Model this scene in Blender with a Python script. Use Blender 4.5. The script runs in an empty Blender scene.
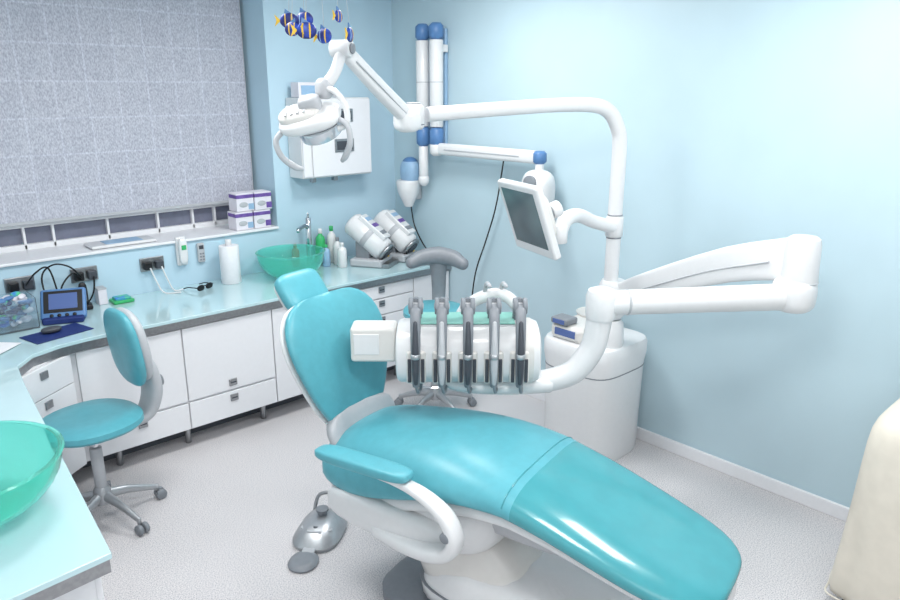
import bpy, math, random, bmesh
from mathutils import Vector, Matrix
random.seed(4)
bpy.context.scene.view_settings.view_transform='Standard'
COL=bpy.context.collection
# ---------------------------------------------------------------- materials
def lin(c):
    return tuple(((v/255)/12.92 if v/255<=.04045 else (((v/255)+.055)/1.055)**2.4) for v in c)+(1,)
def mat(name,rgb,rough=.4,metal=0,trans=0,coat=0,emit=0,noise=0,nscale=40,rgb2=None,bump=0,alpha=1,ior=1.45):
    m=bpy.data.materials.new(name); m.use_nodes=True; nt=m.node_tree; b=nt.nodes['Principled BSDF']
    b.inputs['Base Color'].default_value=lin(rgb); b.inputs['Roughness'].default_value=rough
    b.inputs['Metallic'].default_value=metal; b.inputs['Transmission Weight'].default_value=trans
    b.inputs['Coat Weight'].default_value=coat; b.inputs['IOR'].default_value=ior; b.inputs['Alpha'].default_value=alpha
    if emit:
        b.inputs['Emission Color'].default_value=lin(rgb); b.inputs['Emission Strength'].default_value=emit
    tc=nt.nodes.new('ShaderNodeTexCoord'); n=nt.nodes.new('ShaderNodeTexNoise'); n.inputs['Scale'].default_value=nscale
    nt.links.new(tc.outputs['Object'],n.inputs['Vector'])
    if rgb2 is not None or noise:
        r=nt.nodes.new('ShaderNodeValToRGB')
        c2=lin(rgb2) if rgb2 else tuple(v*(1-noise) for v in lin(rgb)[:3])+(1,)
        r.color_ramp.elements[0].color=c2; r.color_ramp.elements[1].color=lin(rgb)
        r.color_ramp.elements[0].position=.38; r.color_ramp.elements[1].position=.62
        nt.links.new(n.outputs['Fac'],r.inputs['Fac']); nt.links.new(r.outputs['Color'],b.inputs['Base Color'])
    if bump:
        bp=nt.nodes.new('ShaderNodeBump'); bp.inputs['Strength'].default_value=bump; bp.inputs['Distance'].default_value=.002
        nt.links.new(n.outputs['Fac'],bp.inputs['Height']); nt.links.new(bp.outputs['Normal'],b.inputs['Normal'])
    return m
WALL=mat('wall_blue_paint',(186,210,220),.42,noise=.03,nscale=3,bump=.05)
WALL2=mat('wall_blue_paint_window_side',(186,215,230),.5,noise=.03,nscale=3,bump=.05)
WALLW=mat('wall_white_paint',(228,230,232),.6,noise=.02,nscale=3)
CEIL=mat('ceiling_paint',(238,238,238),.8,noise=.02,nscale=3)
TRIM=mat('white_gloss_trim',(232,234,238),.35,noise=.02)
WHITE=mat('white_plastic',(222,224,226),.28,noise=.015,coat=.3)
CREAM=mat('warm_white_plastic',(218,217,214),.3,noise=.015,coat=.3)
LGREY=mat('light_grey_plastic',(182,186,191),.35,noise=.03)
GREY=mat('grey_plastic',(128,134,141),.4,noise=.05)
DGREY=mat('dark_grey_plastic',(66,71,79),.45,noise=.05)
BLACK=mat('black_plastic',(22,24,28),.4,noise=.1)
LAM=mat('white_laminate',(228,230,234),.3,noise=.01,coat=.2)
TEAL=mat('teal_vinyl',(88,166,180),.34,noise=.06,nscale=25,bump=.12)
TEAL2=mat('teal_vinyl_cover',(66,150,160),.2,noise=.06,nscale=12,bump=.1,coat=.4)
STEEL=mat('brushed_steel',(165,167,170),.32,metal=1,noise=.12,nscale=60)
CHROME=mat('chrome',(215,218,222),.1,metal=1)
ALU=mat('cast_aluminium',(178,182,186),.35,metal=.7,noise=.05,nscale=80)
GLASSTOP=mat('pale_glass_counter',(186,216,222),.09,noise=.02,nscale=4,coat=.8)
BOWL=mat('green_glass',(150,240,226),.08,trans=.8,ior=1.2)
TRAYG=mat('green_tray_mat',(130,190,180),.3,noise=.04)
BLUE=mat('blue_plastic',(84,126,176),.35,noise=.05)
LBLUE=mat('light_blue_plastic',(150,184,214),.35,noise=.05)
NAVY=mat('navy_rubber',(26,48,110),.6,noise=.1)
PURPLE=mat('purple_card',(118,92,166),.5,rgb2=(98,74,148),nscale=30)
CARD=mat('white_card',(228,226,234),.55,noise=.03)
PAPER=mat('paper',(232,234,238),.8,noise=.03)
GREEN=mat('green_plastic',(60,180,110),.35,noise=.1)
ORANGE=mat('orange_plastic',(236,96,40),.4,noise=.1)
YELLOW=mat('yellow_paint',(230,190,50),.4,noise=.1)
CLOTH=mat('cream_cover_cloth',(218,213,201),.85,noise=.05,nscale=14,bump=.35)
SCREEN=mat('monitor_screen',(92,116,122),.15,rgb2=(62,84,92),nscale=3)
LCD=mat('lcd_display',(80,100,150),.2,emit=.15)
CLEAR=mat('clear_plastic',(225,238,245),.08,trans=.9,ior=1.1)
MIXB=mat('blue_bits',(50,120,210),.5,rgb2=(90,200,130),nscale=18)
TOEK=mat('shade_darkened_grey_plinth',(84,90,98),.5,noise=.05)  # cove grey, darkened to paint in the shadow under the cabinets
LENS=mat('lamp_lens',(205,212,218),.1,metal=.6)
FB=mat('blue_fish_paint',(40,80,190),.4,rgb2=(30,40,110),nscale=20)
DIFF=mat('diffuser',(255,255,255),.5,emit=1.5)
# floor : speckled vinyl
FLOOR=bpy.data.materials.new('speckled_vinyl_floor'); FLOOR.use_nodes=True
nt=FLOOR.node_tree; b=nt.nodes['Principled BSDF']; b.inputs['Roughness'].default_value=.42
tc=nt.nodes.new('ShaderNodeTexCoord')
n1=nt.nodes.new('ShaderNodeTexNoise'); n1.inputs['Scale'].default_value=190; n1.inputs['Detail'].default_value=2
n2=nt.nodes.new('ShaderNodeTexNoise'); n2.inputs['Scale'].default_value=2.2
r1=nt.nodes.new('ShaderNodeValToRGB'); r1.color_ramp.elements[0].position=.30; r1.color_ramp.elements[0].color=lin((150,153,163))
r1.color_ramp.elements[1].position=.5; r1.color_ramp.elements[1].color=lin((208,206,208))
e=r1.color_ramp.elements.new(.70); e.color=lin((232,229,228))
mx=nt.nodes.new('ShaderNodeMix'); mx.data_type='RGBA'; mx.blend_type='MULTIPLY'; mx.inputs['Factor'].default_value=.1
nt.links.new(tc.outputs['Object'],n1.inputs['Vector']); nt.links.new(tc.outputs['Object'],n2.inputs['Vector'])
nt.links.new(n1.outputs['Fac'],r1.inputs['Fac']); nt.links.new(r1.outputs['Color'],mx.inputs[6]); nt.links.new(n2.outputs['Fac'],mx.inputs[7])
nt.links.new(mx.outputs[2],b.inputs['Base Color'])
# blind : woven mesh with a faint grid of bars behind
BLIND=bpy.data.materials.new('mesh_blind'); BLIND.use_nodes=True
nt=BLIND.node_tree; b=nt.nodes['Principled BSDF']; b.inputs['Roughness'].default_value=.8
tc=nt.nodes.new('ShaderNodeTexCoord'); n1=nt.nodes.new('ShaderNodeTexNoise'); n1.inputs['Scale'].default_value=150; n1.inputs['Detail'].default_value=3
mpp=nt.nodes.new('ShaderNodeMapping'); mpp.inputs['Scale'].default_value=(1,1,.45); nt.links.new(tc.outputs['Object'],mpp.inputs['Vector'])
r1=nt.nodes.new('ShaderNodeValToRGB'); r1.color_ramp.elements[0].position=.32; r1.color_ramp.elements[0].color=lin((160,163,178)); r1.color_ramp.elements[1].position=.68; r1.color_ramp.elements[1].color=lin((204,207,216))
nt.links.new(mpp.outputs[0],n1.inputs['Vector']); nt.links.new(n1.outputs['Fac'],r1.inputs['Fac'])
br=nt.nodes.new('ShaderNodeTexBrick'); br.offset=0; br.inputs['Scale'].default_value=1; br.inputs['Brick Width'].default_value=.18; br.inputs['Row Height'].default_value=.21; br.inputs['Mortar Size'].default_value=.008; br.inputs['Mortar Smooth'].default_value=.8
br.inputs['Color1'].default_value=(1,1,1,1); br.inputs['Color2'].default_value=(.95,.95,.96,1); br.inputs['Mortar'].default_value=(1.12,1.12,1.12,1)
sp=nt.nodes.new('ShaderNodeSeparateXYZ'); cb=nt.nodes.new('ShaderNodeCombineXYZ')
nt.links.new(tc.outputs['Object'],sp.inputs[0]); nt.links.new(sp.outputs[0],cb.inputs[0]); nt.links.new(sp.outputs[2],cb.inputs[1]); nt.links.new(cb.outputs[0],br.inputs['Vector'])
mx=nt.nodes.new('ShaderNodeMix'); mx.data_type='RGBA'; mx.blend_type='MULTIPLY'; mx.inputs['Factor'].default_value=1
nt.links.new(r1.outputs['Color'],mx.inputs[6]); nt.links.new(br.outputs['Color'],mx.inputs[7]); nt.links.new(mx.outputs[2],b.inputs['Base Color'])
DUSK=mat('frosted_pane_dusk',(116,121,140),.25,noise=.1,nscale=20,coat=.3)
# ---------------------------------------------------------------- geometry helpers
class G: M=Matrix.Identity(4); parent=None
def frame(o,X,Y=None,Z=(0,0,1)):
    Z=Vector(Z).normalized()
    if Y is None:
        X=Vector(X).normalized(); Y=Z.cross(X).normalized(); X=Y.cross(Z).normalized()
    m=Matrix.Identity(4)
    for i in range(3):
        m[i][0]=X[i]; m[i][1]=Y[i]; m[i][2]=Z[i]; m[i][3]=o[i]
    return m
def group(name,loc,M=None):
    e=bpy.data.objects.new(name,None); COL.objects.link(e); e.location=loc; e.empty_display_size=.1
    G.parent=e; G.M=M if M is not None else Matrix.Identity(4); return e
def mesh(name,verts,faces,m,T=None,bev=0,sub=0,seg=3,smooth=True,ang=38):
    me=bpy.data.meshes.new(name); X=G.M@T if T is not None else G.M
    me.from_pydata([tuple(X@Vector(v)) for v in verts],[],faces); me.validate()
    bm=bmesh.new(); bm.from_mesh(me); bmesh.ops.recalc_face_normals(bm,faces=bm.faces); bm.to_mesh(me); bm.free()
    if smooth:
        for f in me.polygons: f.use_smooth=True
        if not sub: me.set_sharp_from_angle(angle=math.radians(ang))
    o=bpy.data.objects.new(name,me); COL.objects.link(o); me.materials.append(m)
    if G.parent is not None:
        o.parent=G.parent; o.matrix_parent_inverse=Matrix.Translation(-Vector(G.parent.location))
    if bev:
        md=o.modifiers.new('b','BEVEL'); md.width=bev; md.segments=seg; md.limit_method='ANGLE'; md.angle_limit=math.radians(30); md.harden_normals=True
    if sub:
        md=o.modifiers.new('s','SUBSURF'); md.levels=sub; md.render_levels=sub
    return o
def box(name,x0,x1,y0,y1,z0,z1,m,bev=.004,T=None,seg=2):
    v=[(x,y,z) for x in(x0,x1) for y in(y0,y1) for z in(z0,z1)]
    f=[(0,1,3,2),(4,6,7,5),(0,4,5,1),(2,3,7,6),(0,2,6,4),(1,5,7,3)]
    return mesh(name,v,f,m,T,bev=bev,seg=seg)
def rings(name,R,m,T=None,cap=True,sub=0,closed=False,ang=38):
    n=len(R[0]); v=[p for r in R for p in r]; f=[]
    k=len(R)
    for i in range(k if closed else k-1):
        a=i*n; bb=((i+1)%k)*n
        for j in range(n): f.append((a+j,a+(j+1)%n,bb+(j+1)%n,bb+j))
    if cap and not closed: f.append(tuple(range(n))); f.append(tuple((k-1)*n+j for j in range(n)))
    return mesh(name,v,f,m,T,sub=sub,ang=ang)
def lathe(name,prof,m,at=(0,0,0),T=None,n=32,cap=True):
    R=[[(at[0]+r*math.cos(2*math.pi*j/n),at[1]+r*math.sin(2*math.pi*j/n),at[2]+z) for j in range(n)] for r,z in prof]
    return rings(name,R,m,T,cap=cap)
def catmull(P,k):
    P=[Vector(p) for p in P]
    if len(P)<3 or k<=1: return P
    out=[]
    for i in range(len(P)-1):
        p0=P[i-1] if i>0 else P[0]*2-P[1]; p1=P[i]; p2=P[i+1]; p3=P[i+2] if i+2<len(P) else P[-1]*2-P[-2]
        for j in range(k):
            t=j/k; out.append(.5*((2*p1)+(p2-p0)*t+(2*p0-5*p1+4*p2-p3)*t*t+(3*p1-p0-3*p2+p3)*t**3))
    out.append(P[-1]); return out
def sweep(name,pts,r,m,T=None,n=14,k=6,side=None,flat=1.0,pw=1.0,roundcap=False):
    P=[Vector(p) for p in pts]; rr=r if isinstance(r,(list,tuple)) else [r]*len(P)
    C=catmull(P,k); kk=k if (len(P)>=3 and k>1) else 1
    RR=[]
    for i in range(len(C)):
        t=i/kk; a=min(int(t),len(rr)-1); b2=min(a+1,len(rr)-1); RR.append(rr[a]+(rr[b2]-rr[a])*(t-a))
    out=[]; prev=None
    for i,c in enumerate(C):
        t=(C[min(i+1,len(C)-1)]-C[max(i-1,0)]).normalized()
        if side is not None: s=Vector(side)
        else: s=prev if prev is not None else (Vector((0,0,1)) if abs(t.z)<.9 else Vector((1,0,0)))
        s=(s-t*s.dot(t)).normalized(); prev=s; u=t.cross(s)
        ring=[]
        for j in range(n):
            a=2*math.pi*j/n; ca,sa=math.cos(a),math.sin(a)
            ca=math.copysign(abs(ca)**pw,ca); sa=math.copysign(abs(sa)**pw,sa)
            ring.append(c+s*(RR[i]*ca)+u*(RR[i]*flat*sa))
        out.append(ring)
        if roundcap and i in(0,len(C)-1):
            d=-t if i==0 else t; ex=[]
            for q,w in((.35,.93),(.7,.7),(.95,.3)):
                ex.append([c+(p-c)*w+d*RR[i]*q*min(flat,1) for p in ring])
            if i==0: out=ex[::-1]+out
            else: out=out+ex
    return rings(name,out,m,T,ang=50)
def cyl(name,p1,p2,r,m,T=None,r2=None,n=24,bev=.003):
    p1,p2=Vector(p1),Vector(p2); d=(p2-p1); L=d.length; d.normalize()
    s=Vector((0,0,1)) if abs(d.z)<.9 else Vector((1,0,0)); s=(s-d*s.dot(d)).normalized(); u=d.cross(s)
    r2=r if r2 is None else r2; b2=min(bev,L*.3,r*.4)
    R=[]
    for q,rad in((0,r-b2),(b2,r),(L-b2,r2),(L,r2-b2)):
        R.append([p1+d*q+(s*math.cos(2*math.pi*j/n)+u*math.sin(2*math.pi*j/n))*rad for j in range(n)])
    return rings(name,R,m,T,ang=60)
def sup(name,c,r,m,e1=1,e2=1,T=None,nu=28,nv=16):
    def sp(v,e): return math.copysign(abs(v)**e,v)
    R=[]
    for i in range(1,nv):
        v=-math.pi/2+math.pi*i/nv
        R.append([(c[0]+r[0]*sp(math.cos(v),e1)*sp(math.cos(2*math.pi*j/nu),e2),c[1]+r[1]*sp(math.cos(v),e1)*sp(math.sin(2*math.pi*j/nu),e2),c[2]+r[2]*sp(math.sin(v),e1)) for j in range(nu)])
    return rings(name,R,m,T,ang=70)
def prism(name,ol,z0,z1,m,T=None,bev=.004):
    n=len(ol); v=[(x,y,z0) for x,y in ol]+[(x,y,z1) for x,y in ol]
    f=[tuple(range(n))[::-1],tuple(range(n,2*n))]+[(i,(i+1)%n,n+(i+1)%n,n+i) for i in range(n)]
    return mesh(name,v,f,m,T,bev=bev,seg=2)
Rx=lambda a:Matrix.Rotation(math.radians(a),4,'X'); Ry=lambda a:Matrix.Rotation(math.radians(a),4,'Y'); Rz=lambda a:Matrix.Rotation(math.radians(a),4,'Z')
Tr=lambda x,y,z:Matrix.Translation((x,y,z))
# ---------------------------------------------------------------- room shell
XW=3.56; YW=4.53; X0=-.2; Y0=-1.2; ZC=2.85
G.parent=None
box('floor',X0-.1,XW+.1,Y0-.1,YW+.5,-.1,0,FLOOR,0)
box('ceiling',X0-.1,XW+.1,Y0-.1,YW+.5,ZC,ZC+.1,CEIL,0)
box('wall_right',XW,XW+.1,Y0-.1,YW+.5,0,ZC,WALL,0)
box('wall_left',X0-.1,X0,Y0-.1,YW+.5,0,ZC,WALLW,0)
box('wall_rear',X0,XW,Y0-.1,Y0,0,ZC,WALLW,0)
wx0,wx1,wz0,wz1=-.1,2.5,1.11,2.78
vs=[];fs=[]
def b_(x0,x1,y0,y1,z0,z1):
    k=len(vs); vs.extend([(x,y,z) for x in(x0,x1) for y in(y0,y1) for z in(z0,z1)])
    fs.extend([tuple(k+i for i in q) for q in((0,1,3,2),(4,6,7,5),(0,4,5,1),(2,3,7,6),(0,2,6,4),(1,5,7,3))])
b_(X0,XW,YW,YW+.42,0,wz0); b_(X0,XW,YW,YW+.42,wz1,ZC); b_(X0,wx0,YW,YW+.42,wz0,wz1); b_(wx1,XW,YW,YW+.42,wz0,wz1)
mesh('wall_window',vs,fs,WALL2,smooth=False)
box('baseboard_right',XW-.018,XW,Y0,YW,0,.075,TRIM,.004)
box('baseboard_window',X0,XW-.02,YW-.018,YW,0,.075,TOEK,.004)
group('window_1',(1.2,YW+.33,1.9))
yF=YW+.31
box('pane',wx0,wx1,yF+.03,yF+.05,wz0,wz1,DUSK,0)
box('frame_bottom',wx0,wx1,yF,yF+.05,wz0,wz0+.05,TRIM)
box('frame_transom',wx0,wx1,yF-.01,yF+.05,1.262,1.29,TRIM)
box('frame_right',wx1-.04,wx1,yF,yF+.05,wz0,wz1,TRIM)
box('frame_left',wx0,wx0+.04,yF,yF+.05,wz0,wz1,TRIM)
for i,x in enumerate((.1,.42,.74,.98,1.14,1.46,1.78,2.02,2.18,2.34)): box('mullion_%d'%i,x,x+.014,yF,yF+.045,wz0+.02,1.27,TRIM,.002)
box('sill_board',wx0,wx1,YW-.02,yF,wz0,wz0+.018,TRIM,.005)
group('window_blind',(1.2,YW+.27,2.0))
box('fabric',wx0+.03,wx1-.03,yF-.045,yF-.04,1.30,wz1,BLIND,0)
box('bottom_rail',wx0+.03,wx1-.03,yF-.055,yF-.03,1.285,1.305,LGREY,.004)
cyl('roller',(wx0+.03,yF-.05,wz1-.03),(wx1-.03,yF-.05,wz1-.03),.025,WHITE)
# ---------------------------------------------------------------- fitted counter
group('fitted_counter',(1.8,4.2,0))
CF=3.86
ol=[(X0+.003,YW-.003),(XW-.003,YW-.003),(XW-.003,CF),(1.0,CF),(.86,CF-.02),(.72,CF-.08),(.63,CF-.2),(.60,3.4),(.47,1.9),(X0+.003,1.84)]
prism('glass_top',ol,.80,.82,GLASSTOP,bev=.003)
def inset(d): return [(X0+.003,YW-.003),(XW-.003,YW-.003),(XW-.003,CF+d),(1.0+d*.3,CF+d),(.86-d*.3,CF-.02+d),(.72-d*.7,CF-.08+d*.7),(.63-d,CF-.2+d*.3),(.60-d,3.4),(.47-d,1.9+d),(X0+.003,1.84+d)]
prism('steel_edge',inset(.006),.757,.799,STEEL,bev=.001)
box('carcass',1.0,XW-.004,3.90,YW-.03,.12,.756,LAM,.002)
prism('corner_carcass',[(X0+.01,YW-.03),(1.0,YW-.03),(1.0,3.90),(.9,3.90),(.57,3.66),(.555,3.4),(.43,1.96),(X0+.01,1.92)],.12,.756,LAM,bev=.002)
def front(x0,x1,z0,z1,hz=None,hx=None):
    box('front_panel',x0+.004,x1-.004,3.882,3.902,z0+.004,z1-.004,LAM,.003)
    if hz is not None:
        hx=(x0+x1)/2 if hx is None else hx
        box('handle',hx-.025,hx+.025,3.874,3.884,hz-.022,hz+.022,STEEL,.003)
        box('handle_slot',hx-.018,hx+.018,3.872,3.876,hz-.004,hz+.004,DGREY,.001)
front(.93,1.49,.30,.752,.35,1.22); front(.93,1.49,.125,.295,.25,1.22)
front(1.49,2.06,.30,.752,.35,1.77); front(1.49,2.06,.125,.295,.25,1.77)
front(2.06,2.62,.125,.752,None)
zz=.752
for h in(.10,.12,.17,.24):
    front(2.62,3.20,zz-h,zz,zz-.035); zz-=h
front(3.20,3.55,.125,.752)
Td=frame((.9,3.892,0),Vector((.57-.9,3.652-3.892,0)))
L=math.hypot(.33,.24)
for i,(z0,z1) in enumerate(((.60,.752),(.36,.596),(.125,.356))):
    box('corner_drawer_%d'%i,.01,L-.01,.002,.022,z0,z1,LAM,.003,T=Td)
    box('corner_handle_%d'%i,L/2-.025,L/2+.025,.02,.03,z1-.06,z1-.02,STEEL,.003,T=Td)
Tl=frame((.432,1.98,0),Vector((.12,1.42,0)))
for i in range(3):
    box('side_door_%d'%i,.01+i*.47,.47+i*.47,-.022,-.002,.13,.75,LAM,.003,T=Tl)
    box('side_handle_%d'%i,.22+i*.47,.27+i*.47,-.032,-.022,.66,.70,STEEL,.003,T=Tl)
for x in(1.1,1.5,2.0,2.55,3.1): cyl('leg',(x,3.98,0),(x,3.98,.125),.018,STEEL)
for y in(2.1,2.8,3.4): cyl('leg',(.3,y,0),(.3,y,.125),.018,STEEL)
box('plinth',.5,3.5,4.08,4.10,0,.12,TOEK,.002)  # set forward so its darkened face deepens the under-cabinet shade
# ---------------------------------------------------------------- basins
def bowl(loc,r,name='glass_basin'):
    group(name,loc,Tr(*loc))
    h=.165
    prof=[(.055,0),(.06,.004)]+[(r*(.28+.72*math.sin(t*math.pi/2)**.9),.01+h*(1-math.cos(t*math.pi/2))) for t in [i/9 for i in range(1,10)]]
    inner=[(a-.010,b_+.006) for a,b_ in prof[::-1][:-2]]
    lathe('bowl',prof+[(prof[-1][0]+.008,prof[-1][1]+.006),(prof[-1][0]-.004,prof[-1][1]+.010)]+inner+[(.03,.02)],BOWL,n=48)
    lathe('drain',[(.03,.021),(.03,.026),(.012,.028)],CHROME)
bowl((2.43,4.25,.82),.225); bowl((.2,2.37,.82),.285)
group('basin_tap',(2.74,4.40,.82),Tr(2.68,4.42,.82))
lathe('base',[(.03,0),(.03,.012),(.02,.02)],CHROME); cyl('body',(0,0,.01),(0,0,.36),.021,CHROME)
sweep('spout',[(0,0,.29),(-.05,-.03,.31),(-.13,-.08,.30)],[.017,.014,.013],CHROME); cyl('spout_tip',(-.13,-.08,.305),(-.13,-.08,.28),.013,CHROME)
sweep('lever',[(0,0,.36),(.0,-.01,.39),(-.03,-.05,.40)],[.01,.008,.006],CHROME)
group('basin_tap',(-.02,2.70,.82),Tr(-.05,2.71,.82))
lathe('base',[(.03,0),(.03,.012),(.02,.02)],CHROME); cyl('body',(0,0,.01),(0,0,.28),.017,CHROME); sweep('spout',[(0,0,.24),(.05,-.06,.26),(.09,-.13,.25)],.012,CHROME)
# ---------------------------------------------------------------- dental chair
SX=Vector((.23,-.97,0)).normalized(); CM=frame((1.66,2.29,0),SX)
group('dental_chair',(1.8,1.8,0),CM)
def ringS(s,z,hw,th,dL,dR,cc=.014,n=32,yo=0):
    out=[]
    for j in range(n):
        a=2*math.pi*j/n; c,sn=math.cos(a),math.sin(a)
        u=math.copysign(abs(c)**.55,c); w=math.copysign(abs(sn)**.75,sn)
        zz=z-th/2+th/2*w-(dL if u<0 else dR)*abs(u)**3-(cc*(1-u*u) if sn>0 else 0)
        out.append((s,yo+hw*u,zz))
    return out
S=[(-.135,.62,.10,.04,.02),(-.12,.66,.20,.09,.05),(-.08,.70,.255,.14,.08),(.0,.735,.28,.17,.11),(.1,.758,.292,.185,.12),(.2,.775,.30,.185,.12),(.35,.797,.303,.165,.11),(.5,.805,.30,.145,.08),(.65,.797,.292,.13,.055),(.78,.775,.286,.115,.04),(.80,.77,.285,.113,.038),(.95,.732,.282,.105,.032),(1.1,.685,.28,.10,.03),(1.25,.635,.272,.095,.025),(1.37,.60,.255,.09,.025),(1.44,.577,.22,.08,.02),(1.485,.56,.16,.065,.015),(1.50,.553,.09,.035,.01)]
o=rings('seat_and_leg_cushion',[ringS(s,z,hw,th,d,d*.6) for s,z,hw,th,d in S],TEAL,sub=1)
o.data.materials.append(TEAL2)
Ci=CM.inverted()
for f in o.data.polygons:
    if (Ci@f.center).x>.79: f.material_index=1
seam=[(p_[0],p_[1],p_[2]+.0005) for p_ in ringS(.79,.772,.2855,.114,.039,.0234)[1:16]]
sweep('cover_seam',seam,.0022,TEAL2,k=1,n=8)
rings('seat_shell',[ringS(s,z-th*.72,hw*k,.08,d,d*.6,0) for (s,z,hw,th,d),k in zip(S,(.7,.8,.85,.88,.9,.9,.9,.9,.9,.88,.88,.85,.82,.8,.78,.74,.66,.5))],WHITE,sub=1)
BK=[(-.115,.63,.07,.05),(-.12,.66,.12,.07),(-.135,.74,.185,.08),(-.155,.85,.24,.085),(-.185,.96,.277,.085),(-.22,1.05,.288,.085),(-.255,1.125,.268,.08),(-.285,1.175,.21,.07),(-.30,1.20,.13,.045)]
def ringB(i,off,kw,kt,L=BK,n=32,curl=.035):
    s,z,hw,th=L[i]; a=L[max(i-1,0)]; c=L[min(i+1,len(L)-1)]
    t=Vector((c[0]-a[0],c[1]-a[1])).normalized(); nx,nz=t.y,-t.x
    out=[]
    for j in range(n):
        an=2*math.pi*j/n; co,sn=math.cos(an),math.sin(an)
        u=math.copysign(abs(co)**.6,co); w=math.copysign(abs(sn)**.8,sn)
        d=off+th*kt/2*w+curl*u*u
        out.append((s+nx*d,hw*kw*u,z+nz*d))
    return out
rings('backrest_cushion',[ringB(i,0,1,1) for i in range(len(BK))],TEAL,sub=1)
rings('backrest_shell',[ringB(i,-.05,.97,.7) for i in range(len(BK))],WHITE,sub=1)
LK=[(.0,.52,.16,.09),(-.05,.60,.2,.09),(-.09,.68,.215,.09),(-.115,.755,.19,.08)]
rings('back_hinge_cover',[ringB(i,-.012,1,1,LK) for i in range(4)],LGREY,sub=1)
sweep('headrest_bracket',[(-.30,0,1.08),(-.34,0,1.14),(-.38,0,1.19)],[.035,.03,.022],WHITE,side=(0,1,0),flat=.5,pw=.7)
cyl('headrest_pivot',(-.335,-.05,1.155),(-.335,.05,1.155),.022,GREY)
Th=Tr(-.405,0,1.20)@Ry(52)
sup('headrest_pad',(.0,0,.022),(.088,.122,.034),TEAL,.55,.45,T=Th)
sup('headrest_shell',(.0,0,-.008),(.078,.11,.022),WHITE,.5,.45,T=Th)
# left armrest: pad on a broad looping side frame that runs into the side shell
sup('armrest_pad',(0,0,0),(.225,.047,.022),TEAL,.45,.5,T=Tr(.235,-.35,.725)@Ry(-3))
sweep('armrest_frame',[(.05,-.35,.692),(.22,-.35,.70),(.38,-.35,.705),(.50,-.35,.69),(.60,-.348,.64),(.645,-.345,.565),(.62,-.335,.49),(.53,-.315,.44),(.40,-.29,.415),(.25,-.27,.41)],[.016,.019,.023,.029,.035,.038,.042,.046,.05,.045],WHITE,side=(0,1,0),flat=.62,pw=.65,n=20,roundcap=True)
sup('side_shell',(.27,-.255,.455),(.30,.05,.075),WHITE,.6,.55)
sup('side_shell',(.27,.25,.455),(.30,.045,.075),WHITE,.6,.55)
cyl('armrest_pivot',(.625,-.385,.57),(.625,-.31,.57),.02,GREY)
def ringZ(z,cx,cy,hx,hy,n=32,p=.55): return [(cx+hx*math.copysign(abs(math.cos(2*math.pi*j/n))**p,math.cos(2*math.pi*j/n)),cy+hy*math.copysign(abs(math.sin(2*math.pi*j/n))**p,math.sin(2*math.pi*j/n)),z) for j in range(n)]
rings('seat_underbody',[ringZ(.34,.36,0,.22,.18),ringZ(.38,.35,0,.32,.235),ringZ(.46,.33,0,.38,.26),ringZ(.54,.32,0,.40,.26),ringZ(.62,.33,0,.38,.22)],WHITE,sub=1)
rings('leg_support_link',[ringZ(.46,.76,0,.20,.15),ringZ(.52,.82,0,.29,.17),ringZ(.60,.88,0,.33,.18),ringZ(.65,.88,0,.26,.16)],LGREY,sub=1)
rings('lift_column',[ringZ(.10,.62,0,.30,.17),ringZ(.2,.58,0,.28,.165),ringZ(.32,.50,0,.25,.155),ringZ(.44,.42,0,.23,.15)],CREAM,sub=1)
rings('pedestal_cover',[ringZ(.05,.76,0,.46,.21),ringZ(.12,.76,0,.46,.21),ringZ(.22,.78,0,.42,.19),ringZ(.30,.80,0,.33,.15)],WHITE,sub=1)
rings('pedestal_seam',[ringZ(z,.76,0,.455,.207) for z in(.142,.148)],GREY)
rings('base_plate',[ringZ(0,.66,0,.54,.25),ringZ(.04,.66,0,.54,.25),ringZ(.06,.66,0,.51,.23),ringZ(.065,.66,0,.4,.18)],GREY,sub=0)
# ---------------------------------------------------------------- delivery unit
UM=frame((1.985,2.05,0),Vector((.737,-.676,0)))
group('instrument_delivery_unit',(2.0,2.05,1.0),UM)
def ringX(x,cy,cz,ry,rz,n=32,p=.75): return [(x,cy+ry*math.copysign(abs(math.cos(2*math.pi*j/n))**p,math.cos(2*math.pi*j/n)),cz+rz*math.copysign(abs(math.sin(2*math.pi*j/n))**p,math.sin(2*math.pi*j/n))) for j in range(n)]
rings('console_body',[ringX(x,0,1.0,.14*k,.125*k) for x,k in((-.30,.8),(-.295,.93),(-.28,1),(.26,1),(.285,.93),(.292,.8))],WHITE)
rings('console_end_band',[ringX(x,0,1.0,.143,.128) for x in(.225,.23,.255,.26)],CREAM)
box('tray',-.22,.19,-.04,.12,1.124,1.130,TRAYG,.003); box('tray_rim',-.235,.205,-.055,.135,1.11,1.124,LGREY,.004)
box('control_panel',-.49,-.30,-.06,.06,.965,1.115,CREAM,.015,seg=3); box('control_display',-.475,-.37,-.064,-.058,1.0,1.09,WHITE,.003)
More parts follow.
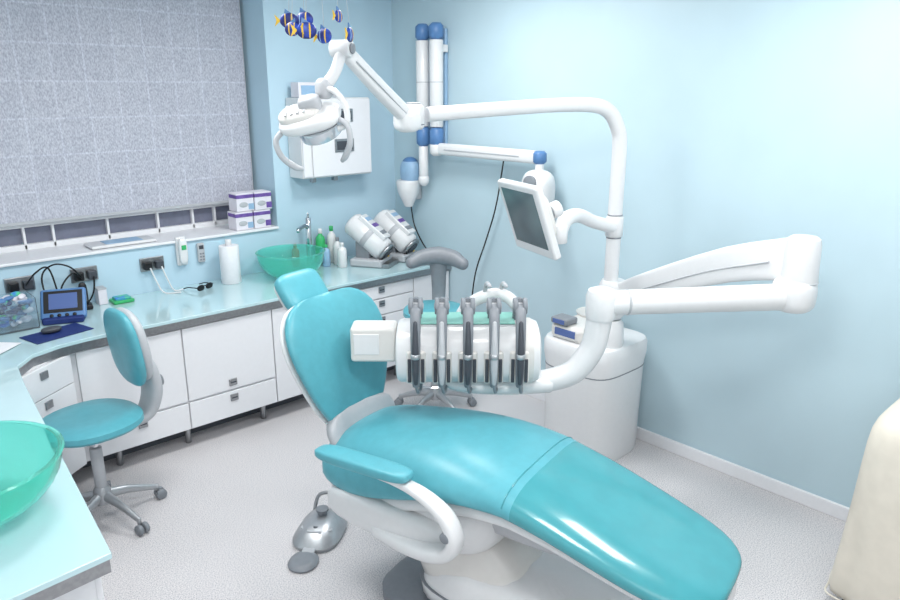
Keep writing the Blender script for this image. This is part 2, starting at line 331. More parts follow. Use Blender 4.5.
for i in range(5):
    x=-.215+i*.104
    box('cradle_%d'%i,x-.040,x+.040,-.150,-.10,.905,1.045,CREAM,.012)
    for q in(-1,1): box('cradle_slot_%d_%d'%(i,q),x+q*.027-.007,x+q*.027+.007,-.156,-.14,.915,1.015,DGREY,.003)
    sweep('strap_%d'%i,[(x,-.06,1.215),(x,-.12,1.215),(x,-.155,1.16),(x,-.168,1.07),(x,-.166,.97),(x,-.158,.905)],[.018,.022,.021,.020,.018,.015],GREY,side=(1,0,0),flat=.75,pw=.7,roundcap=True)
    sweep('handpiece_%d'%i,[(x,-.185,.925),(x,-.19,.97),(x,-.19,1.04),(x,-.185,1.10),(x,-.165,1.17)],[.009,.013,.015,.012,.009],DGREY if i%2==0 else LGREY,n=16,roundcap=True)
    cyl('handpiece_ring_%d'%i,(x,-.191,1.03),(x,-.190,1.05),.0175,ALU)
    for q in(-1,1): cyl('pulley_%d_%d'%(i,q),(x+q*.010,-.10,1.222),(x+q*.028,-.10,1.222),.034,GREY)
    cyl('pulley_hub_%d'%i,(x-.031,-.10,1.222),(x+.031,-.10,1.222),.014,LGREY)
    sweep('whip_arm_%d'%i,[(x,.04,1.11),(x,.02,1.17),(x,-.03,1.225),(x,-.09,1.24)],[.018,.018,.017,.014],GREY,side=(1,0,0),flat=.8)
    sweep('hose_%d'%i,[(x,-.185,.93),(x+.006,-.165,.88),(x+.015,-.10,.862),(x+.015,-.03,.875)],.007,GREY,k=5,n=8)
sweep('console_handle',[(-.12,-.03,.885),(-.02,-.05,.862),(.16,-.04,.855),(.34,0,.855)],[.025,.03,.038,.045],WHITE,side=(0,0,1),flat=1.3)
sweep('rear_assistant_arm',[(-.06,.16,1.02),(-.02,.18,1.12),(.06,.19,1.175),(.15,.18,1.19),(.21,.14,1.15),(.23,.10,1.08)],[.02,.024,.028,.028,.026,.022],WHITE)
for q in(.07,.14): sweep('suction_hose_%d'%int(q*100),[(q,.19,1.17),(q+.01,.17,1.24),(q+.02,.12,1.245)],.010,LGREY,roundcap=True)
G.M=Matrix.Identity(4)
sweep('support_post',[(2.12,1.93,.855),(2.22,1.83,.86),(2.31,1.75,.90),(2.365,1.70,1.0),(2.38,1.685,1.10),(2.385,1.68,1.18)],[.045,.048,.052,.052,.052,.054],WHITE,n=24)
lathe('post_cap',[(.058,1.14),(.062,1.16),(.064,1.235),(.055,1.262),(.03,1.272)],WHITE,at=(2.385,1.68,0))
sweep('lower_arm',[(2.40,1.67,1.205),(2.7,1.455,1.205),(3.02,1.225,1.205)],[.052,.054,.058],WHITE,n=24,k=2)
cyl('arm_joint_ring',(2.47,1.617,1.205),(2.478,1.611,1.205),.0545,LGREY)
sup('elbow_lower',(3.08,1.19,1.215),(.09,.09,.078),WHITE,.6,.9)
rings('elbow_housing',[[(3.09+r*math.cos(2*math.pi*j/28),1.18+r*math.sin(2*math.pi*j/28),z) for j in range(28)] for r,z in((.07,1.2),(.076,1.25),(.072,1.33),(.070,1.43),(.064,1.455),(.05,1.465))],WHITE)
cyl('elbow_ring',(3.09,1.18,1.268),(3.09,1.18,1.274),.0775,LGREY)
sweep('upper_spring_arm',[(3.09,1.19,1.37),(3.11,1.5,1.285),(3.15,1.9,1.11),(3.17,2.12,1.0)],[.092,.082,.068,.06],WHITE,side=(0,0,1),flat=.45,pw=.35,n=24,k=3)
sweep('upper_arm_groove',[(3.052,1.3,1.34),(3.085,1.6,1.235),(3.12,1.95,1.075)],[.005,.004,.003],LGREY,side=(0,0,1),n=8)
lathe('arm_hub',[(.055,.86),(.07,.88),(.075,1.04),(.06,1.07)],WHITE,at=(3.18,2.17,0))
# ---------------------------------------------------------------- column
group('dental_unit_column',(3.24,2.3,0))
KX,KY=3.25,2.31
rings('cabinet_body',[ringZ(z,KX,KY,hx,hy,n=40,p=.5) for z,hx,hy in((0,.225,.21),(.02,.235,.22),(.55,.245,.23),(.62,.255,.24),(.68,.255,.24),(.70,.245,.23),(.705,.2,.19))],WHITE)
rings('seam',[ringZ(z,KX,KY,.2466,.2316,n=40,p=.5) for z in(.54,.546)],GREY)
box('top_console',3.04,3.3,2.26,2.48,.70,.79,CREAM,.03,seg=4)
box('console_display',3.035,3.045,2.30,2.44,.73,.77,LCD,.002)
box('device',3.03,3.13,2.35,2.47,.79,.83,GREY,.012); box('device_screen',3.027,3.031,2.37,2.45,.797,.823,LCD,.002)
lathe('spittoon_bowl',[(.04,.70),(.09,.74),(.11,.79),(.115,.80),(.10,.79),(.03,.73)],CREAM,at=(3.36,2.40,0))
sweep('cup_filler',[(3.42,2.44,.70),(3.43,2.44,.88),(3.40,2.44,.93),(3.36,2.43,.90)],.01,CHROME)
lathe('pole_collar',[(.075,.70),(.078,.72),(.07,.83),(.055,.85)],WHITE,at=(3.18,2.17,0))
box('front_label',3.0,3.008,2.18,2.24,.60,.63,LGREY,.002)
sweep('pole_and_overhead_arm',[(3.165,2.175,.75),(3.165,2.175,1.1),(3.165,2.175,1.5),(3.165,2.175,1.78),(3.145,2.182,1.87),(3.095,2.20,1.945),(3.0,2.23,1.978),(2.8,2.30,1.98),(2.5,2.40,1.965),(2.17,2.52,1.945)],[.038]*4+[.038]*2+[.036,.034,.033,.033],WHITE,n=22,k=5)
cyl('pole_ring',(3.165,2.175,1.30),(3.165,2.175,1.306),.04,GREY); cyl('pole_ring_b',(3.165,2.175,1.42),(3.165,2.175,1.426),.04,GREY)
cyl('monitor_arm_collar',(3.165,2.175,1.31),(3.165,2.175,1.415),.046,WHITE)
sweep('monitor_arm',[(3.15,2.17,1.36),(3.02,2.2,1.40),(2.9,2.21,1.445),(2.79,2.2,1.44),(2.74,2.2,1.38)],[.034,.034,.036,.038,.038],WHITE,n=18)
cyl('arm_end_knuckle',(2.74,2.2,1.33),(2.74,2.2,1.42),.042,WHITE)
# ---------------------------------------------------------------- monitor
Nh=Vector((-.952,.303,0)); a=math.radians(20); N=Nh*math.cos(a)+Vector((0,0,-math.sin(a))); W=Vector((0,0,1)).cross(Nh).normalized()
U=N.cross(W).normalized()
MM=frame((2.545,2.23,1.47),W,U,N)
group('monitor',(2.545,2.23,1.47),MM)
box('bezel',-.18,.18,-.18,.18,-.02,.02,WHITE,.012,seg=3); box('screen',-.145,.145,-.13,.15,.019,.0215,SCREEN,.001)
sup('rear_housing',(0,0,-.04),(.13,.12,.035),CREAM,.5,.5); cyl('rear_mount',(0,-.02,-.06),(0,-.02,-.13),.035,GREY)
cyl('mount_knuckle',(0,-.02,-.12),(0,-.02,-.17),.04,WHITE)
# ---------------------------------------------------------------- operating lamp
group('dental_operating_lamp',(1.54,2.46,1.93))
cyl('arm_pivot',(2.11,2.54,1.88),(2.11,2.54,1.99),.046,WHITE,bev=.012); cyl('arm_pivot_cap',(2.11,2.54,1.99),(2.11,2.54,1.998),.033,LGREY); cyl('arm_pivot_band',(2.11,2.54,1.90),(2.11,2.54,1.906),.0475,GREY)
sup('arm_knuckle',(2.06,2.525,1.92),(.06,.055,.05),WHITE,.7,.8)
sweep('spring_arm',[(2.07,2.53,1.93),(1.85,2.46,2.065),(1.66,2.40,2.19)],[.037,.034,.029],WHITE,side=(0,0,1),flat=.75,pw=.6,n=18,k=3)
sweep('spring_arm_groove',[(2.03,2.49,1.95),(1.86,2.433,2.055),(1.70,2.385,2.155)],.003,LGREY,n=8)
cyl('arm_tip_joint',(1.66,2.36,2.20),(1.62,2.43,2.20),.032,WHITE); cyl('arm_tip_cap',(1.664,2.352,2.20),(1.66,2.36,2.20),.020,GREY)
sweep('drop_link',[(1.635,2.39,2.19),(1.615,2.405,2.12),(1.585,2.43,2.065)],[.022,.022,.024],WHITE)
sup('yoke_block',(1.58,2.435,2.055),(.032,.035,.04),LGREY,.7,.8)
LM=frame((1.535,2.465,1.93),Vector((.737,-.676,0))); G.M=LM
sweep('yoke_loop',[(.04,0,.125),(.09,-.02,.12),(.135,-.03,.07),(.14,-.03,.0),(.09,-.02,-.03)],[.012]*5,WHITE)
TL=Rx(30)@Ry(-14)
sup('head_shell',(0,0,.015),(.125,.08,.036),WHITE,.75,.75,T=TL)
sup('head_hood',(-.03,0,.045),(.085,.055,.028),CREAM,.7,.8,T=TL)
sup('head_rear_spine',(.02,.01,.07),(.045,.03,.035),LGREY,.6,.7,T=TL)
for q in range(4): box('cooling_slot_%d'%q,-.08+q*.025,-.068+q*.025,-.04,.03,.07,.0745,LGREY,.001,T=TL)
lathe('reflector',[(.085,.0),(.088,-.02),(.085,-.04),(.078,-.036),(.04,-.016),(.01,-.012)],LENS,at=(.025,0,-.012),T=TL)
cyl('bulb_cap',(.025,0,-.03),(.025,0,-.06),.024,GREY,T=TL)
for sgn in(-1,1):
    sweep('handle_%d'%sgn,[(sgn*.10,-.02,.01),(sgn*.145,-.05,-.015),(sgn*.14,-.08,-.07),(sgn*.105,-.09,-.12),(sgn*.085,-.085,-.14)],[.012,.011,.012,.013,.009],LGREY,T=TL,roundcap=True)
# ---------------------------------------------------------------- fish mobile
FM=frame((1.48,2.33,0),Vector((.737,-.676,0)))
group('hanging_fish_mobile',(1.5,2.32,2.85),FM)
sweep('mobile_rod',[(-.12,0,2.44),(0,0,2.46),(.14,0,2.44)],.003,STEEL,n=6)
cyl('hanger',(0,0,2.46),(0,0,2.848),.0015,DGREY,n=6)
for i,(x,y,z,s,ang) in enumerate(((-.085,0,2.285,1.1,10),(-.035,.02,2.29,1.15,-15),(-.02,-.03,2.25,1.2,20),(.035,.01,2.235,1.1,-30),(.09,0,2.30,.9,70),(.125,.02,2.24,1.1,80),(-.07,-.03,2.255,1.0,160))):
    T=Tr(x,y,z)@Rz(ang)@Matrix.Scale(s,4)
    sup('fish_body_%d'%i,(0,0,0),(.03,.009,.024),FB,1,1,T=T,nu=16,nv=10)
    sup('fish_band_%d'%i,(.008,0,0),(.006,.0098,.0235),YELLOW,1,1,T=T,nu=12,nv=8)
    sup('fish_band_b_%d'%i,(-.012,0,0),(.005,.009,.0225),LBLUE if i%2 else YELLOW,1,1,T=T,nu=12,nv=8)
    prism('fish_tail_%d'%i,[(-.026,0),(-.046,.018),(-.040,0),(-.046,-.018)],-.002,.002,YELLOW,T=T@Rx(90),bev=0)
    prism('fish_fin_%d'%i,[(-.015,.018),(.012,.02),(-.012,.036)],-.002,.002,BLUE,T=T@Rx(90),bev=0)
    cyl('thread_%d'%i,(x,y,z+.02*s),(x*.9,0,2.445),.0008,LGREY,n=5)
# ---------------------------------------------------------------- x-ray arm on right wall
group('wall_mounted_xray_unit',(3.5,4.0,2.0))
xa=3.455
box('wall_plate',3.53,XW-.002,3.90,4.08,1.66,2.46,LBLUE,.01)
for j,y in enumerate((4.055,3.91)):
    cyl('tube_%d'%j,(xa,y,1.80),(xa,y,2.38),.048,WHITE); cyl('cap_top_%d'%j,(xa,y,2.38),(xa,y,2.49),.05,BLUE,bev=.02)
    cyl('cap_bottom_%d'%j,(xa,y,1.66),(xa,y,1.80),.05,BLUE,bev=.02); cyl('tube_ring_%d'%j,(xa,y,2.1),(xa,y,2.106),.0495,LGREY)
    for z in(1.85,2.3): box('bracket_%d'%j,xa+.03,3.54,y-.03,y+.03,z,z+.05,WHITE,.006)
cyl('elbow',(xa,3.91,1.60),(xa,3.91,1.70),.05,WHITE,bev=.02); cyl('stem',(xa,4.055,1.42),(xa,4.055,1.66),.035,WHITE)
sup('stem_foot',(xa,4.055,1.42),(.04,.04,.05),WHITE)
sweep('horizontal_arm',[(xa,3.9,1.65),(xa,3.4,1.65),(xa,2.98,1.65)],.042,WHITE,side=(0,0,1),flat=.7,pw=.6,k=2)
sweep('horizontal_arm_line',[(xa-.03,3.8,1.65),(xa-.03,3.1,1.65)],.004,LGREY,n=6)
cyl('arm_end',(xa,2.95,1.61),(xa,2.95,1.69),.042,BLUE,bev=.015)
cyl('drop',(xa,2.95,1.5),(xa,2.95,1.62),.028,WHITE); sup('tube_head',(xa-.03,2.93,1.45),(.085,.11,.13),WHITE,.7,.8)
cyl('tube_head_ring',(xa-.12,2.93,1.50),(xa-.10,2.93,1.50),.05,GREY)
cyl('cone',(xa-.05,2.86,1.33),(xa-.07,2.80,1.27),.045,LGREY)
group('black_wall_cable',(3.52,4.1,1.1))
sweep('cable',[(XW-.012,4.33,1.25),(3.52,4.25,1.05),(3.5,4.1,.90),(3.5,4.02,.88)],.005,BLACK,n=8)
group('black_wall_cable',(3.52,3.5,1.1))
sweep('cable',[(xa+.05,3.3,1.62),(3.5,3.36,1.3),(3.5,3.45,1.05),(3.5,3.55,.8),(3.52,3.62,.5)],.005,BLACK,n=8)
group('wall_xray_control_handset',(3.5,4.28,1.35))
sup('blue_cap',(3.48,4.24,1.46),(.065,.09,.10),LBLUE,.8,.9); sup('blue_cap_top',(3.48,4.24,1.50),(.055,.075,.07),BLUE,.9,.9)
lathe('white_cup',[(.085,.0),(.094,-.02),(.082,-.09),(.045,-.17),(.03,-.20)],WHITE,at=(3.46,4.24,1.40))
box('mount',3.5,XW-.002,4.20,4.28,1.25,1.5,LGREY,.008)
# ---------------------------------------------------------------- wall cabinet
group('wall_dispenser_cabinet',(2.9,4.44,1.73))
box('body',2.62,3.2,4.35,YW-.002,1.46,2.0,WHITE,.008)
box('door',2.70,3.195,4.338,4.35,1.47,1.99,LAM,.004); box('side_door',2.625,2.69,4.338,4.35,1.47,1.99,LAM,.004)
for z in(1.88,1.675):
    box('slot_frame',2.88,3.04,4.33,4.34,z-.045,z+.045,STEEL,.003); box('slot',2.895,3.025,4.327,4.332,z-.03,z+.03,DGREY,.002)
for x in(2.7,2.88): box('foot',x,x+.03,4.36,4.4,1.43,1.46,STEEL,.002)
group('glove_box',(2.75,4.44,2.0))
box('carton',2.64,2.80,4.38,4.48,2.002,2.10,CARD,.002); box('label',2.66,2.78,4.378,4.381,2.02,2.08,LBLUE,.001)
group('tissue_carton',(2.86,4.44,2.0)); box('carton',2.82,2.94,4.38,4.48,2.002,2.06,LGREY,.002); box('lid',2.83,2.93,4.39,4.47,2.06,2.075,PURPLE,.002)
for k,(x,z,y) in enumerate(((2.20,1.13,4.60),(2.335,1.13,4.60),(2.22,1.255,4.61),(2.35,1.255,4.6))):
    group('glove_box',(x,y,z)); w=.125
    box('carton',x-.005,x+w-.005,y-.06,y+.06,z,z+.122,CARD,.002)
    box('purple_band',x-.006,x+w-.004,y-.062,y-.05,z+.088,z+.112,PURPLE,.001)
    box('purple_side_band',x-.0065,x+.01,y-.06,y+.05,z+.088,z+.112,PURPLE,.001)
    box('purple_corner',x+.08,x+w-.004,y-.0625,y-.05,z+.01,z+.05,PURPLE if k%2 else LBLUE,.001)
    sup('opening',(x+.045,y-.061,z+.045),(.032,.003,.018),LGREY)
# ---------------------------------------------------------------- stools
def stool(loc,ang,sz,backz,name='dental_stool'):
    group(name,loc,Tr(loc[0],loc[1],0)@Rz(ang))
    for i in range(5):
        a=2*math.pi*i/5-math.radians(ang); c,s=math.cos(a),math.sin(a)
        sweep('base_arm_%d'%i,[(.02*c,.02*s,.13),(.12*c,.12*s,.115),(.26*c,.26*s,.07)],[.028,.022,.014],ALU,side=(0,0,1),flat=.8)
        cyl('castor_stem_%d'%i,(.26*c,.26*s,.05),(.26*c,.26*s,.085),.010,ALU)
        for q in(-1,1):
            p=Vector((.275*c,.275*s,.028)); d=Vector((-s,c,0))
            cyl('castor_%d_%d'%(i,q),p+d*.006*q,p+d*.026*q,.027,GREY)
    lathe('hub',[(.04,.09),(.045,.11),(.04,.16),(.03,.18)],ALU)
    cyl('gas_cover',(0,0,.17),(0,0,sz-.16),.028,LGREY); cyl('gas_lift',(0,0,sz-.2),(0,0,sz-.07),.017,CHROME)
    box('mechanism',-.09,.14,-.06,.06,sz-.095,sz-.06,GREY,.012)
    rings('seat_shell',[ringZ(z,0,0,r,r,p=.85) for z,r in((sz-.065,.12),(sz-.055,.19),(sz-.04,.21))],LGREY)
    rings('seat_pad',[ringZ(z,0,0,r,r,p=.85) for z,r in((sz-.048,.21),(sz-.032,.225),(sz-.008,.222),(sz+.006,.195),(sz+.006,.11),(sz+.003,.03))],TEAL)
    sweep('back_support',[(.10,0,sz-.075),(.2,0,sz-.085),(.275,0,sz-.05),(.31,0,sz+.05),(.30,0,sz+.17),(.265,0,backz-.05),(.25,0,backz+.02)],[.05,.06,.07,.08,.075,.06,.05],LGREY,side=(0,1,0),flat=.45,pw=.75,n=18)
    cyl('back_adjust_knob',(.33,0,sz+.08),(.365,0,sz+.08),.03,GREY)
    Tb=Tr(.215,0,backz)@Ry(-7)
    sup('back_shell',(.026,0,0),(.042,.15,.19),LGREY,.8,.8,T=Tb); sup('back_pad',(-.012,0,0),(.034,.155,.20),TEAL,.7,.75,T=Tb)
    sweep('height_lever',[(0,.05,sz-.085),(.02,.17,sz-.09),(.04,.23,sz-.075)],.007,GREY)
stool((.86,3.48,0),6,.55,.85)
def stool2(loc,ang,sz):
    group('assistant_stool',loc,Tr(loc[0],loc[1],0)@Rz(ang))
    for i in range(5):
        a=2*math.pi*i/5+.1; c,s=math.cos(a),math.sin(a)
        sweep('base_arm_%d'%i,[(.02*c,.02*s,.13),(.12*c,.12*s,.115),(.25*c,.25*s,.07)],[.028,.022,.014],ALU,side=(0,0,1),flat=.8)
        for q in(-1,1):
            p=Vector((.26*c,.26*s,.028)); d=Vector((-s,c,0)); cyl('castor_%d_%d'%(i,q),p+d*.004*q,p+d*.026*q,.027,GREY)
        cyl('castor_stem_%d'%i,(.25*c,.25*s,.04),(.25*c,.25*s,.085),.010,ALU)
    lathe('hub',[(.04,.09),(.045,.11),(.04,.16),(.03,.18)],ALU)
    lathe('foot_ring',[(.17,.24),(.18,.232),(.19,.24),(.18,.248),(.17,.24)],CHROME,cap=False)
    for a in(0,120,240): cyl('ring_spoke',(.02,0,.24),(.175,0,.24),.006,CHROME,T=Rz(a))
    cyl('gas_cover',(0,0,.17),(0,0,sz-.1),.028,LGREY)
    rings('seat_pad',[ringZ(z,0,0,r,r,p=.85) for z,r in((sz-.05,.17),(sz-.03,.20),(sz-.005,.198),(sz+.008,.17),(sz+.006,.03))],TEAL)
    sweep('back_support',[(.08,0,sz-.06),(.18,0,sz-.06),(.235,0,sz+.02),(.235,0,sz+.16),(.23,0,sz+.26)],[.04,.04,.045,.05,.065],GREY,side=(0,1,0),flat=.6,pw=.8)
    sweep('body_support',[(.15,-.17,sz+.26),(.20,-.10,sz+.285),(.225,0,sz+.295),(.20,.10,sz+.285),(.15,.17,sz+.26)],[.04,.055,.062,.055,.04],GREY,side=(0,0,1),flat=.9,roundcap=True)
stool2((2.90,3.31,0),42,.71)
# ---------------------------------------------------------------- foot control
group('foot_control_pedal',(1.58,2.66,0),Tr(1.575,2.64,0)@Rz(38))
rings('housing',[ringZ(z,x,0,a,b2,p=.7) for z,x,a,b2 in((0,0,.15,.11),(.02,0,.155,.115),(.05,.01,.13,.095),(.075,.02,.09,.07),(.085,.025,.05,.04))],ALU)
lathe('joystick',[(.022,.08),(.024,.10),(.03,.105),(.03,.115),(.015,.12)],GREY,at=(.04,0,0))
for y in(-.06,.06): cyl('button',(-.05,y,.05),(-.05,y,.068),.018,LGREY)
box('panel_groove',-.09,-.02,-.035,.035,.066,.070,LGREY,.004); cyl('panel_button',(-.055,0,.068),(-.055,0,.078),.014,DGREY)
sweep('carry_handle',[(.10,-.07,.03),(.15,-.05,.12),(.15,.05,.12),(.10,.07,.03)],.009,STEEL)
rings('side_pedal',[ringZ(z,-.23,0,a,a*.9,p=.9) for z,a in((0,.07),(.012,.075),(.022,.065),(.026,.04))],GREY)
box('pedal_link',-.18,-.1,-.03,.03,.01,.025,LGREY,.005)
sweep('cable',[(.14,0,.03),(.22,-.05,.01),(.27,-.12,.008),(.30,-.2,.008)],.006,LGREY,n=8)
# ---------------------------------------------------------------- covered machine
group('covered_equipment_trolley',(3.1,.5,0))
CX,CY=3.14,.43
def ringC(z,hx,hy,w,ph):
    out=[]
    for j in range(64):
        a=2*math.pi*j/64; c,s=math.cos(a),math.sin(a); k=1+w*math.sin(a*9+ph)+w*.6*math.sin(a*4+2*ph)
        out.append((CX+hx*k*math.copysign(abs(c)**.36,c),CY+hy*k*math.copysign(abs(s)**.36,s),z))
    return out
rings('fabric_cover',[ringC(.07,.375,.395,.02,0),ringC(.1,.373,.392,.02,0),ringC(.3,.365,.375,.014,.4),ringC(.55,.355,.36,.009,.9),ringC(.78,.345,.35,.006,1.4),ringC(.84,.335,.335,.004,2),ringC(.885,.30,.30,.004,2),ringC(.92,.22,.22,.003,2),ringC(.95,.1,.1,.003,2)],CLOTH,sub=1)
hem=ringC(.085,.376,.396,.02,0)
sweep('cover_hem',hem+[hem[0]],.004,CLOTH,k=1,n=6)
for sx in(-.27,.27):
    for sy in(-.28,.28):
        cyl('castor',(CX+sx-.015,CY+sy,.04),(CX+sx+.015,CY+sy,.04),.04,BLACK); cyl('castor_stem',(CX+sx,CY+sy,.05),(CX+sx,CY+sy,.14),.012,STEEL)
# ---------------------------------------------------------------- counter objects
Z=.821
group('paper_towel_roll',(2.06,4.40,Z)); lathe('roll',[(.02,0),(.062,0),(.064,.004),(.064,.246),(.062,.25),(.02,.25),(.018,.2)],PAPER,at=(2.06,4.40,Z)); lathe('core',[(.019,.01),(.02,.252),(.012,.252)],CARD,at=(2.06,4.40,Z))
cyl('cap',(2.06,4.40,Z+.25),(2.06,4.40,Z+.29),.02,WHITE)
def bottle(x,y,h,r,m,capm,name='bottle'):
    group(name,(x,y,Z)); lathe('body',[(r*.9,0),(r,.006),(r,h*.68),(r*.85,h*.76),(r*.4,h*.84),(r*.4,h*.87)],m,at=(x,y,Z)); cyl('cap',(x,y,Z+h*.86),(x,y,Z+h),r*.45,capm)
bottle(2.80,4.46,.26,.035,GREEN,WHITE,'soap_bottle'); bottle(2.78,4.36,.16,.03,LBLUE,GREEN,'soap_bottle'); bottle(2.85,4.26,.18,.034,WHITE,WHITE,'white_bottle'); bottle(2.88,4.36,.20,.03,WHITE,GREY,'white_bottle'); bottle(2.89,4.45,.27,.033,WHITE,GREEN,'spray_bottle'); bottle(2.60,4.48,.17,.028,ORANGE,ORANGE,'soap_bottle')
def machine(x,y,ang):
    T=Tr(x,y,Z)@Rz(ang)@Matrix.Scale(1.12,4)
    group('handpiece_cleaning_machine',(x,y,Z),T)
    box('base',-.10,.10,-.12,.10,0,.05,LGREY,.015,seg=3); box('drip_tray',-.085,.085,-.17,-.10,0,.03,STEEL,.006)
    box('neck',-.05,.05,-.02,.08,.04,.16,GREY,.012)
    TT=Tr(0,0,.18)@Rx(38)
    cyl('barrel',(0,-.14,0),(0,.16,0),.078,WHITE,T=TT,bev=.02)
    cyl('barrel_band',(0,-.02,0),(0,.02,0),.080,LGREY,T=TT)
    cyl('front_ring',(0,-.16,0),(0,-.138,0),.072,STEEL,T=TT,bev=.008)
    cyl('front_port',(0,-.168,0),(0,-.158,0),.045,DGREY,T=TT)
    box('display_housing',-.045,.045,-.10,.12,.062,.094,WHITE,.008,T=TT)
    for q,mm in((-.07,GREY),(.0,PURPLE),(.06,LBLUE)): box('label_%d'%int(q*100),-.035,.035,q,q+.03,.093,.097,mm,.002,T=TT)
    cyl('yellow_knob',(.05,-.17,-.04),(.05,-.15,-.04),.014,YELLOW,T=TT); cyl('black_knob',(-.05,-.17,-.04),(-.05,-.15,-.04),.014,BLACK,T=TT)
machine(3.05,4.20,30); machine(3.31,4.22,22)
group('sunglasses',(1.85,4.36,Z),Tr(1.85,4.34,Z)@Rz(20))
for q in(-1,1):
    sup('lens_%d'%q,(q*.035,0,.02),(.03,.006,.019),BLACK,.8,.8); sweep('temple_%d'%q,[(q*.066,0,.025),(q*.07,.07,.022),(q*.066,.12,.008)],.0035,BLACK,n=8)
sweep('bridge',[(-.012,0,.026),(0,-.004,.03),(.012,0,.026)],.003,BLACK,n=8)
group('green_instrument_tray',(1.36,4.42,Z)); box('tray',1.30,1.42,4.37,4.47,Z,Z+.02,GREEN,.006); box('content',1.315,1.405,4.385,4.455,Z+.015,Z+.035,MIXB,.006)
group('small_white_box',(1.27,4.46,Z)); box('carton',1.235,1.285,4.43,4.5,Z,Z+.09,CARD,.003); box('lid',1.233,1.287,4.428,4.502,Z+.09,Z+.1,LGREY,.003)
group('card_terminal',(.98,4.26,Z),Tr(1.0,4.26,Z)@Rz(-22)@Matrix.Scale(1.15,4))
box('base',-.09,.09,-.07,.07,0,.03,NAVY,.01); T=Tr(0,.02,.075)@Rx(50)
box('frame',-.10,.10,-.08,.08,-.015,.015,BLUE,.014,T=T,seg=3); box('bezel',-.085,.085,-.05,.066,.012,.0165,BLACK,.003,T=T); box('screen',-.062,.062,-.032,.05,.016,.018,LCD,.002,T=T)
for q in range(4): cyl('key_%d'%q,(-.05+q*.033,-.065,.012),(-.05+q*.033,-.065,.02),.009,BLACK,T=T,n=12)
group('mouse_mat',(.90,4.04,Z),Tr(.90,4.04,Z)@Rz(14)); box('mat',-.15,.15,-.09,.09,0,.004,NAVY,.002)
group('computer_mouse',(.88,4.06,Z+.005)); sup('body',(.88,4.06,Z+.006+.015),(.05,.03,.016),DGREY,.8,.9)
group('cordless_phone',(1.16,4.42,Z),Tr(1.15,4.41,Z)@Rz(-10)); box('cradle',-.04,.04,-.04,.04,0,.03,BLACK,.01); sup('handset',(0,.0,.085),(.024,.018,.075),BLACK,.6,.7); box('keys',-.014,.014,-.02,-.017,.05,.09,GREY,.002)
group('clear_supply_tub',(.74,4.3,Z),Tr(.74,4.30,Z))
box('tub_base',-.12,.12,-.10,.10,0,.01,CLEAR,.002)
for (a_,b2_,c_,d_) in((-.12,.12,-.10,-.096),(-.12,.12,.096,.10),(-.12,-.116,-.10,.10),(.116,.12,-.10,.10)): box('side',a_,b2_,c_,d_,.01,.17,CLEAR,.001)
for i in range(60):
    x,y,z=random.uniform(-.095,.095),random.uniform(-.08,.08),random.uniform(.025,.175)
    sup('wrapper_%d'%i,(0,0,0),(.032,.016,.010),random.choice([BLUE,MIXB,NAVY,BLUE,CARD,CARD]),.7,.8,T=Tr(x,y,z)@Rz(random.uniform(0,180))@Rx(random.uniform(-50,50)),nu=10,nv=6)
group('paper_sheets',(.45,4.05,Z))
for i in range(3): box('sheet_%d'%i,-.15,.15,-.105,.105,i*.002,i*.002+.0015,PAPER,0,T=Tr(.50+.02*i,4.0-.02*i,Z)@Rz(25+9*i))
def socket(x,z,name='power_socket'):
    group(name,(x,YW-.01,z)); box('plate',x-.075,x+.075,YW-.014,YW-.001,z-.043,z+.043,STEEL,.004)
    for q in(-.036,.036): box('plug',x+q-.025,x+q+.025,YW-.05,YW-.012,z-.03,z+.022,BLACK if q<0 else DGREY,.008)
socket(1.60,1.0); socket(1.20,1.0); socket(.86,1.0)
group('power_cable_bundle',(1.1,4.45,.9))
for i,(p) in enumerate(([(1.17,4.475,1.0),(1.10,4.43,1.08),(1.02,4.44,1.10),(.96,4.46,1.03),(.97,4.42,.84)],[(1.24,4.475,.99),(1.22,4.46,.90),(1.18,4.485,.83),(1.10,4.47,.828)],[(1.17,4.475,.98),(1.12,4.46,1.03),(1.05,4.46,.95),(1.05,4.45,.828)],[(.88,4.475,1.0),(.93,4.44,1.07),(1.0,4.45,1.08),(1.03,4.43,.9),(1.06,4.44,.828)])):
    sweep('cable_%d'%i,p,.005,BLACK,n=7)
group('white_appliance_cable',(1.65,4.45,.9))
for i,p in enumerate(([(1.64,4.475,.985),(1.66,4.45,.9),(1.69,4.44,.828),(1.74,4.42,.828)],[(1.57,4.475,.985),(1.59,4.45,.9),(1.62,4.42,.828),(1.70,4.36,.828)])):
    sweep('cable_%d'%i,p,.005,WHITE,n=7)
group('wall_phone',(1.79,YW-.02,1.1)); box('cradle',1.755,1.825,YW-.03,YW-.001,.96,1.15,WHITE,.012); sup('handset',(1.79,YW-.045,1.06),(.028,.02,.085),WHITE,.6,.6); box('display',1.775,1.805,YW-.068,YW-.06,1.07,1.10,GREEN,.002)
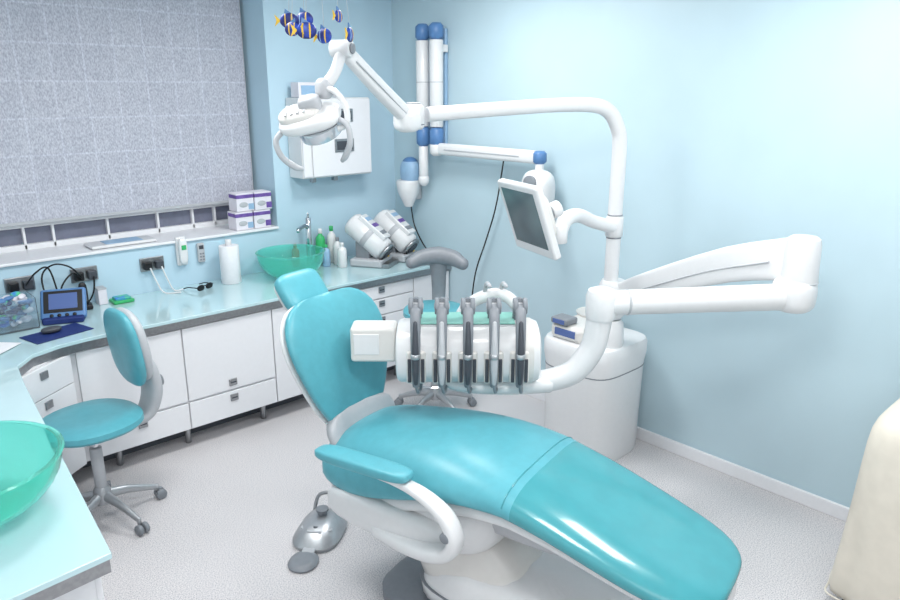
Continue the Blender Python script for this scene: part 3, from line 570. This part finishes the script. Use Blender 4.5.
group('wall_remote',(1.92,YW-.02,1.05)); box('body',1.895,1.945,YW-.025,YW-.001,.96,1.09,LGREY,.01); box('screen',1.905,1.935,YW-.028,YW-.024,1.05,1.075,DGREY,.002)
for q in range(6): box('key_%d'%q,1.906+(q%2)*.018,1.918+(q%2)*.018,YW-.028,YW-.024,.975+(q//2)*.02,.985+(q//2)*.02,GREY,.001)
group('sill_tray',(1.45,4.62,1.13)); box('tray',1.27,1.66,4.55,4.72,1.13,1.15,WHITE,.01); box('inlay',1.36,1.58,4.57,4.69,1.15,1.153,LBLUE,.002)
# ---------------------------------------------------------------- lights
for k,(x,y) in enumerate(((1.0,.9),(2.6,1.0),(1.1,2.9),(2.6,3.0))):
    group('ceiling_light_panel',(x,y,ZC-.02)); box('housing',x-.3,x+.3,y-.3,y+.3,ZC-.03,ZC-.001,TRIM,.004)
    box('diffuser',x-.28,x+.28,y-.28,y+.28,ZC-.034,ZC-.03,DIFF,0)
    l=bpy.data.lights.new('panel_light','AREA'); l.shape='SQUARE'; l.size=.56; l.energy=25.5; l.color=(1,.978,.96)
    o=bpy.data.objects.new('panel_light',l); COL.objects.link(o); o.location=(x,y,ZC-.04); o.parent=G.parent; o.matrix_parent_inverse=Matrix.Translation(-Vector(G.parent.location))
l=bpy.data.lights.new('photographer_bounce_flash','AREA'); l.shape='RECTANGLE'; l.size=2.4; l.size_y=1.6; l.energy=30; l.color=(1,.985,.975)
o=bpy.data.objects.new('photographer_bounce_flash',l); COL.objects.link(o); o.location=(1.0,-.6,2.6); o.rotation_euler=(math.radians(50),0,math.radians(-25))
w=bpy.data.worlds.new('world'); bpy.context.scene.world=w; w.use_nodes=True; w.node_tree.nodes['Background'].inputs[0].default_value=(.8,.9,1,1); w.node_tree.nodes['Background'].inputs[1].default_value=.6
# ---------------------------------------------------------------- camera
cam=bpy.data.cameras.new('camera'); co=bpy.data.objects.new('camera',cam); COL.objects.link(co); bpy.context.scene.camera=co
cam.lens=36*720/900; cam.sensor_width=36; cam.clip_start=.02; co.location=(0,0,2.05)
p=math.atan(210/720); co.rotation_euler=(math.pi/2-p,0,math.radians(47.5-90))
